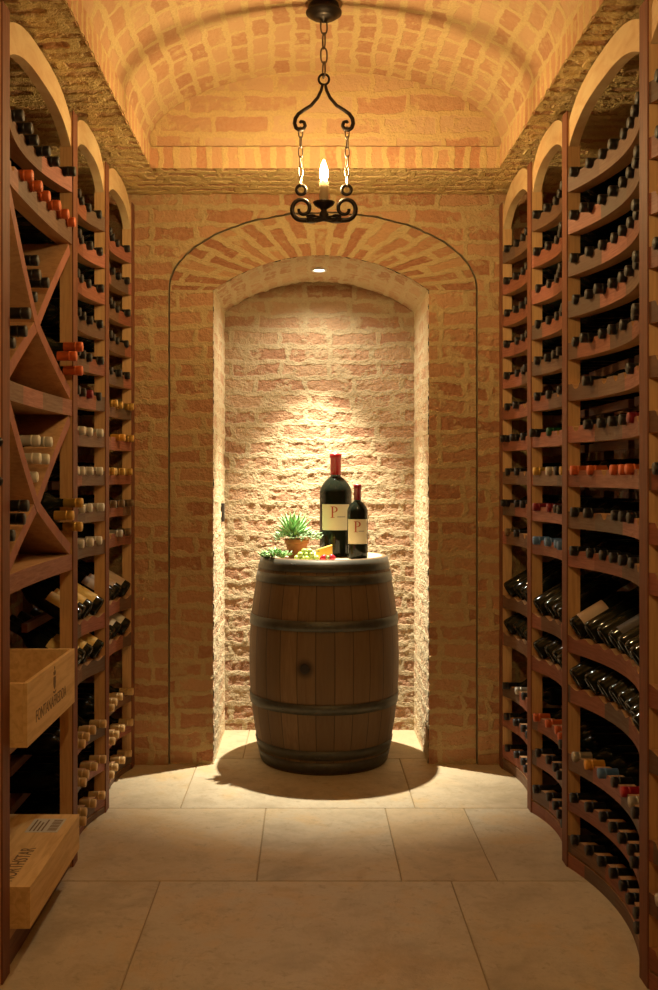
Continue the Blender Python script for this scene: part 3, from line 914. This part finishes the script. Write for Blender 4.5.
# ------------------------------------------------------------------ bottles on the barrel
REDCAP = simple('red_wax_capsule', (.50, .02, .02), .3)
DARKRED = simple('dark_red_capsule', (.26, .01, .02), .35)
PRED = simple('label_red_print', (.45, .07, .03), .6)
PGREY = simple('label_grey_print', (.35, .32, .26), .6)
def big_bottle(name, label, x, y, r, h, rn, neck0, sh0, lab, capm):
    t = thing(name, label, 'bottle', (x, y, HZ))
    pf = [(0, .012), (r * .6, .006), (r * .86, 0), (r * .96, .004), (r, .014), (r, sh0)]
    for k in range(1, 9):
        f = k / 8
        rr = rn + (r - rn) * math.cos(f * PI / 2) ** 0.75 if f < 1 else rn
        pf.append((rr, sh0 + (neck0 - sh0) * (f ** 1.15)))
    pf += [(rn, h - .004), (rn * .8, h - .002)]
    MB().lathe(pf, 40, (x, y, HZ)).build('glass_body', MAT['glass'], t)
    c0 = neck0 + (h - neck0) * .06
    MB().lathe([(rn * 1.03, c0), (rn * 1.07, c0 + .001), (rn * 1.07, h - .022), (rn * 1.2, h - .021), (rn * 1.2, h - .004), (rn * 1.05, h), (0, h + .0005)], 28, (x, y, HZ)).build('capsule', capm, t)
    z0, z1, hw = lab; rl = r + .0006
    am = math.asin(min(.99, hw / r))
    face = math.atan2(-y, -x)                                # labels turned to the room
    b = MB()
    b.grid(lambda u, v: (x + rl * math.cos(face + (2 * u - 1) * am), y + rl * math.sin(face + (2 * u - 1) * am), HZ + z0 + (z1 - z0) * v), 20, 1)
    lo = b.build('paper_label', MAT['paper'], t)
    s_ = (z1 - z0)
    b = MB(); u0 = -hw * .38; hh = s_ * .44; zc_ = HZ + (z0 + z1) / 2 + s_ * -.02
    def wq(pts):
        k = len(b.v)
        for u, v in pts:
            a_ = face + (u0 + u * hh) / r; b.v.append((x + (r + .0016) * math.cos(a_), y + (r + .0016) * math.sin(a_), zc_ + v * hh))
        b.face(list(range(k, k + len(pts))))
    wq([(.10, .02), (.23, .02), (.23, .98), (.10, .98)]); wq([(0, 0), (.36, 0), (.36, .045), (0, .045)]); wq([(0, .955), (.30, .955), (.30, 1), (0, 1)])
    for k in range(10):
        t0, t1 = PI / 2 - PI * k / 10, PI / 2 - PI * (k + 1) / 10
        f = lambda t, o: (.28 + (.34 if o else .21) * math.cos(t), .735 + (.265 if o else .215) * math.sin(t))
        wq([f(t0, 0), f(t0, 1), f(t1, 1), f(t1, 0)])
    wq([(.2, .955), (.29, .95), (.29, 1), (.2, 1)]); wq([(.2, .47), (.29, .47), (.29, .52), (.2, .52)])
    b.build('printed_initial', PRED, lo)
    b = MB()
    a0 = face + (hw * .12) / r; a1 = face + (hw * .75) / r
    b.grid(lambda u, v: (x + (r + .0012) * math.cos(a0 + (a1 - a0) * u), y + (r + .0012) * math.sin(a0 + (a1 - a0) * u), HZ + (z0 + z1) / 2 + s_ * (.0 + .035 * v)), 6, 1)
    b.build('printed_line', PGREY, lo)
    return t
big_bottle('wine_bottle', 'very large dark wine bottle with bright red capsule standing on the barrel', .130, 4.70, .076, .482, .0235, .375, .300, (.125, .245, .062), REDCAP)
big_bottle('wine_bottle', 'smaller dark wine bottle with maroon capsule in front of the big bottle', .2265, 4.575, .0475, .338, .0155, .262, .215, (.068, .180, .0425), DARKRED)

# ------------------------------------------------------------------ plants, cheese, fruit on the barrel
LEAF = NT('succulent_leaf')
_g = LEAF.noise(LEAF.coord(), 60, 3)
LEAF = LEAF.base(LEAF.mix(LEAF.maprange(_g, .35, .65, 0, 1), (.13, .36, .08), (.42, .62, .28)), .45)
LEAF2 = simple('grey_green_leaf', (.36, .55, .28), .5, var=.5)
SOIL = simple('potting_soil', (.05, .03, .02), .95)
def leaf(b, base, direc, length, width, curl=.3, thick=.35):
    d = Vector(direc).normalized(); up = Vector((0, 0, 1))
    sd = d.cross(up)
    if sd.length < .05: sd = Vector((1, 0, 0))
    sd.normalize(); nn = sd.cross(d).normalized()
    k = len(b.v); N = 7
    for i in range(N + 1):
        f = i / N
        c = Vector(base) + d * (length * f) + Vector((0, 0, 1)) * (curl * length * (f * f)) 
        w = width * (math.sin(PI * min(1, (f * .85 + .18))) ** .8) * (1 if i < N else .05)
        for a_, q in ((1, 0), (0, thick), (-1, 0), (0, -thick)):
            b.v.append(tuple(c + sd * (w * .5 * a_) + nn * (w * q)))
    for i in range(N):
        for j in range(4):
            j2 = (j + 1) % 4
            b.face((k + 4 * i + j, k + 4 * i + j2, k + 4 * i + 4 + j2, k + 4 * i + 4 + j), 0, None, True)
    b.face((k + 3, k + 2, k + 1, k)); b.face((k + 4 * N, k + 4 * N + 1, k + 4 * N + 2, k + 4 * N + 3))
PX_, PY_ = -.052, 4.60
pl = thing('potted_succulent', 'spiky green succulent with trailing leaves in a terracotta pot on the barrel', 'plant', (PX_, PY_, HZ))
MB().lathe([(0, 0), (.036, 0), (.051, .066), (.056, .066), (.057, .088), (.051, .088), (.048, .078), (.0, .078)], 32, (PX_, PY_, HZ)).build('pot', MAT['terracotta'], pl)
MB().lathe([(0, .0785), (.046, .0785), (.046, .085), (0, .086)], 20, (PX_, PY_, HZ)).build('soil', SOIL, pl)
b = MB()
for ring, (n_, el, ln) in enumerate(((5, 80, .105), (8, 62, .112), (10, 42, .108), (11, 22, .095))):
    for i in range(n_):
        a_ = 2 * PI * i / n_ + ring * .7 + random.uniform(-.1, .1); e_ = math.radians(el + random.uniform(-6, 6))
        leaf(b, (PX_ - .015, PY_, HZ + .098), (math.cos(a_) * math.cos(e_), math.sin(a_) * math.cos(e_), math.sin(e_)), ln, .024, curl=.12)
b.build('spiky_rosette', LEAF, pl)
b = MB()
for i in range(150):
    a_ = random.uniform(0, 2 * PI); rr = random.uniform(.045, .105)
    px, py = PX_ + rr * math.cos(a_) * 1.15, PY_ + rr * math.sin(a_) * .8
    zz = HZ + .112 - (rr - .04) * random.uniform(.1, .55) + random.uniform(-.008, .01)
    a2 = a_ + random.uniform(-1.2, 1.2)
    leaf(b, (px, py, zz), (math.cos(a2), math.sin(a2), random.uniform(-.3, .7)), random.uniform(.016, .028), .010, curl=.2)
b.build('trailing_foliage', LEAF2, pl)
QX, QY = -.145, 4.50
p2 = thing('trailing_succulent', 'low jade-green trailing succulent cutting at the barrel edge beside the pot', 'plant', (QX, QY, HZ))
b = MB()
for s_ in range(7):
    a_ = PI * (-.1 + 1.25 * s_ / 6) + PI * .9; L_ = random.uniform(.04, .065)
    pts = [(QX + f * L_ * math.cos(a_) * 1.2, QY + f * L_ * math.sin(a_) * .6, HZ + .004 + .034 * math.sin(PI * (.25 + .6 * f))) for f in (0, .25, .5, .75, 1)]
    b.tube(pts, .0022, 6)
b.build('stem', LEAF2, p2)
b = MB()
for i in range(95):
    a_ = random.uniform(0, 2 * PI); rr = random.uniform(0, 1) ** .6
    px, py = QX + rr * .062 * math.cos(a_), QY + rr * .040 * math.sin(a_)
    zz = HZ + .010 + random.uniform(0, .032) * (1 - .7 * rr)
    a2 = a_ + random.uniform(-.9, .9)
    leaf(b, (px, py, zz), (math.cos(a2), math.sin(a2), random.uniform(-.1, .9)), random.uniform(.020, .034), .015, curl=.15, thick=.25)
b.build('foliage', LEAF, p2)

HZ += .0008
GR = simple('green_grape', (.50, .66, .16), .25)
gb = thing('grape_bunch', 'bunch of pale green grapes lying on the barrel in front of the cheese', 'grapes', (.0, 4.43, HZ))
gm = None
cnt = 0
GX_, GY_ = -.005, 4.425
for lay, (n_, ww) in enumerate(((12, 1.0), (9, .72), (4, .36))):
    for i in range(n_):
        a_ = 2 * PI * i / n_ + lay * .4
        rad = 1.0 if i % 2 else .62
        p = (GX_ + .052 * ww * rad * math.cos(a_), GY_ + .030 * ww * rad * math.sin(a_), HZ + .0126 + lay * .015)
        if gm is None:
            pf = [(  .0118 * math.sin(PI * k / 8), -.0122 * math.cos(PI * k / 8)) for k in range(9)]
            o = MB().lathe(pf, 12).build('grape', GR); gm = o.data; bpy.data.objects.remove(o)
        o = ob('grape', gm, gb); o.location = Vector(p) - Vector(gb.location)
b = MB().tube([(GX_ + .02, GY_, HZ + .034), (GX_ + .04, GY_ + .004, HZ + .043), (GX_ + .058, GY_ + .006, HZ + .040)], .002, 6)
b.build('stem', simple('grape_stem', (.16, .15, .05), .7), gb)
# cheese wedge
b = MB()
w0 = [(.030, 4.47), (.108, 4.47), (.112, 4.53)]
n3 = 3
ch = [(x, y, HZ) for x, y in w0] + [(.030 + .004, 4.472, HZ + .046), (.106, 4.472, HZ + .066), (.110, 4.528, HZ + .066)]
b.v = ch
for f in ((2, 1, 0), (3, 4, 5), (0, 1, 4, 3), (1, 2, 5, 4), (2, 0, 3, 5)): b.face(f)
o = b.build('cheese_wedge', simple('yellow_cheese', (.95, .62, .10), .5, var=.12), bevel=.003)
tag(o, 'wedge of yellow cheese on the barrel before the big bottle', 'cheese')
# strawberries
SB = NT('strawberry_skin')
_v = SB.new('ShaderNodeTexVoronoi'); _v.inputs['Scale'].default_value = 190; SB.l.new(SB.coord(), _v.inputs['Vector'])
SB = SB.base(SB.mix(SB.maprange(_v.outputs['Distance'], .0, .25, .5, 0), (.62, .02, .05), (.75, .35, .12)), .3)
for i, (sx, sy, lab) in enumerate(((.068, 4.392, 'red strawberry on the barrel next to the grapes'), (.106, 4.404, 'red strawberry on the barrel nearest the smaller bottle'))):
    t = thing('strawberry', lab, 'fruit', (sx, sy, HZ), 'strawberries on the barrel')
    M = Matrix.Translation((sx, sy, HZ + .0155)) @ Matrix.Rotation(math.radians(80 - 160 * i), 4, 'Y') @ Matrix.Rotation(.5, 4, 'X')
    MB().lathe([(.0, -.018), (.007, -.015), (.0125, -.006), (.0152, .004), (.0135, .012), (.006, .0155), (0, .015)], 18, mat=M).build('berry', SB, t)
    b = MB()
    for k in range(6):
        a_ = 2 * PI * k / 6
        q0 = M @ Vector((0, 0, .0155)); q1 = M @ Vector((.012 * math.cos(a_), .012 * math.sin(a_), .017))
        leaf(b, q0, q1 - q0, .013, .006, curl=.1)
    b.build('calyx', LEAF, t)

# ------------------------------------------------------------------ recessed downlight and wall plate in the niche
dl = thing('recessed_downlight', 'small round recessed downlight in the crown of the niche arch', 'ceiling light', (NL[0], NL[1], CRN - .01))
MB().lathe([(.026, -.006), (.036, -.008), (.039, -.004), (.039, .030), (.026, .030)], 28, (NL[0], NL[1], CRN - .004), closed=True).build('trim_ring', MAT['white_trim'], dl)
MB().lathe([(0, -.002), (.0262, -.002), (.0262, .004), (0, .004)], 24, (NL[0], NL[1], CRN - .004)).build('lens', MAT['downlight'], dl)
wp = MB().box(NX - NW - .002, NX - NW + .014, 4.92, 4.975, H - .225, H - .135).build('outlet_plate', simple('dark_outlet', (.03, .022, .016), .5), bevel=.002)
tag(wp, 'small dark outlet plate on the left reveal of the niche', 'outlet')

# ------------------------------------------------------------------ wrought iron pendants
def link_mesh(L_, W_, r):
    b = MB(); pts = []
    for k in range(20):
        a_ = 2 * PI * k / 20
        pts.append(((W_ / 2) * math.cos(a_), 0, (L_ / 2) * math.copysign(abs(math.sin(a_)) ** .75, math.sin(a_))))
    b.tube(pts, r, 6, closed=True)
    o = b.build('chain_link', MAT['steel_chain']); me = o.data; bpy.data.objects.remove(o); return me
LK1 = link_mesh(.056, .024, .0032); LK2 = link_mesh(.040, .015, .0026)
def chain(top, bottom, me, L_, parent, mat=None):
    n = max(2, round((top[2] - bottom[2] - L_ * .2) / (L_ * .8)))
    z0, z1 = top[2] - L_ / 2, bottom[2] + L_ / 2
    for k in range(n):
        f = k / (n - 1)
        o = ob('chain_link', me, parent)
        o.location = Vector((top[0] + (bottom[0] - top[0]) * f, top[1] + (bottom[1] - top[1]) * f, z0 + (z1 - z0) * f)) - wloc(parent)
        o.rotation_euler = (0, 0, PI / 2 * (k % 2) + .35)
def ring(c, R, r, name, parent, m, seg=24):
    MB().tube([(c[0] + R * math.cos(2 * PI * k / seg), c[1], c[2] + R * math.sin(2 * PI * k / seg)) for k in range(seg)], r, 8, closed=True).build(name, m, parent)
def pendant(x, y, label):
    t = thing('pendant_lamp', label, 'pendant lamp', (x, y, H + 1.667), 'iron candle pendants')
    zc = H + 1.667
    MB().lathe([(.0, .004), (.050, .002), (.058, -.024), (.064, -.030), (.063, -.036), (.050, -.041), (.046, -.048), (.034, -.054), (.014, -.057), (.008, -.066), (0, -.067)], 36, (x, y, zc)).build('ceiling_canopy', MAT['iron'], t)
    chain((x, y, zc - .052), (x, y, H + 1.405), LK1, .056, t)
    ring((x, y, H + 1.400), .0185, .0042, 'top_ring', t, MAT['iron'])
    for s in (-1, 1):
        pts = []
        # from the ring down in an ogee, then curl inward
        ctrl = [(.004, 1.383), (.010, 1.360), (.022, 1.335), (.045, 1.308), (.072, 1.291), (.090, 1.278), (.1005, 1.262), (.1035, 1.245), (.098, 1.229), (.086, 1.221), (.073, 1.224), (.066, 1.236), (.070, 1.249), (.081, 1.252), (.086, 1.243)]
        for i in range(len(ctrl) - 1):
            for f in (0, .34, .67): pts.append((x + s * (ctrl[i][0] + (ctrl[i + 1][0] - ctrl[i][0]) * f), y, H + ctrl[i][1] + (ctrl[i + 1][1] - ctrl[i][1]) * f))
        n = len(pts)
        MB().tube(pts, [.0052 + .0020 * math.sin(PI * i / n) for i in range(n)], 8).build('upper_scroll', MAT['iron'], t)
        chain((x + s * .082, y, H + 1.232), (x + s * .082, y, H + 1.020), LK2, .040, t)
        ring((x + s * .080, y, H + 1.010), .0165, .0060, 'chain_ring', t, MAT['iron'])
        pts = []
        # big C scroll: from the hub out, up and curled in
        pts.append((x + s * .004, y, H + .908)); pts.append((x + s * .030, y, H + .902)); pts.append((x + s * .050, y, H + .902))
        cx_, cz_ = .078, .944
        for k in range(30):
            a_ = math.radians(-95 + k * 15.5); R = .041 - .026 * (k / 29) ** 1.15
            ccx = cx_ - .004 * (k / 29)
            pts.append((x + s * (ccx + R * math.cos(a_) * .95), y, H + cz_ + R * math.sin(a_)))
        n = len(pts)
        MB().tube(pts, [  .0092 - .0036 * i / n for i in range(n)], 8).build('lower_scroll', MAT['iron'], t)
        # flat rosette ends of the bottom bracket
        for zz in (.916, .897):
            MB().lathe([(.0, -.003), (.017, -.003), (.018, 0), (.017, .003), (0, .003)], 20, (x + s * .045, y - .004, H + zz)).build('scroll_end', MAT['iron'], t)
    pts = [(x - .060 + .12 * k / 24, y - .010, H + .907 + .007 * math.sin(2 * PI * k / 24)) for k in range(25)]
    MB().tube(pts, .0040, 8).build('cross_ribbon', MAT['iron'], t)
    pts = [(x - .060 + .12 * k / 24, y - .010, H + .907 - .007 * math.sin(2 * PI * k / 24)) for k in range(25)]
    MB().tube(pts, .0040, 8).build('cross_ribbon', MAT['iron'], t)
    MB().lathe([(0, .900), (.010, .900), (.016, .912), (.017, .924), (.010, .936), (.012, .942), (.034, .956), (.039, .966), (.036, .967), (.012, .955), (0, .955)], 28, (x, y, H)).build('drip_pan', MAT['iron'], t)
    MB().lathe([(.0165, .957), (.0165, 1.038), (.013, 1.042), (0, 1.042)], 20, (x, y, H)).build('candle_sleeve', simple('candle_sleeve', (.62, .48, .28), .5), t)
    pf = [(.0, 1.042), (.010, 1.044), (.0135, 1.054), (.0150, 1.068), (.0125, 1.085), (.0075, 1.102), (.003, 1.114), (0, 1.117)]
    MB().lathe(pf, 12, (x, y, H)).build('flame_bulb', MAT['bulb'], t)
    return t
pendant(.056, 3.53, 'black wrought iron candle pendant hanging from the vault by a chain')
MAT['bulb'] = emission('glowing_bulb_entrance', BULB_COLOR, BULB_STRENGTH * 1.35)
pendant(.060, .85, 'black wrought iron candle pendant over the entrance end of the cellar')
print('bottles', NBOT[0])
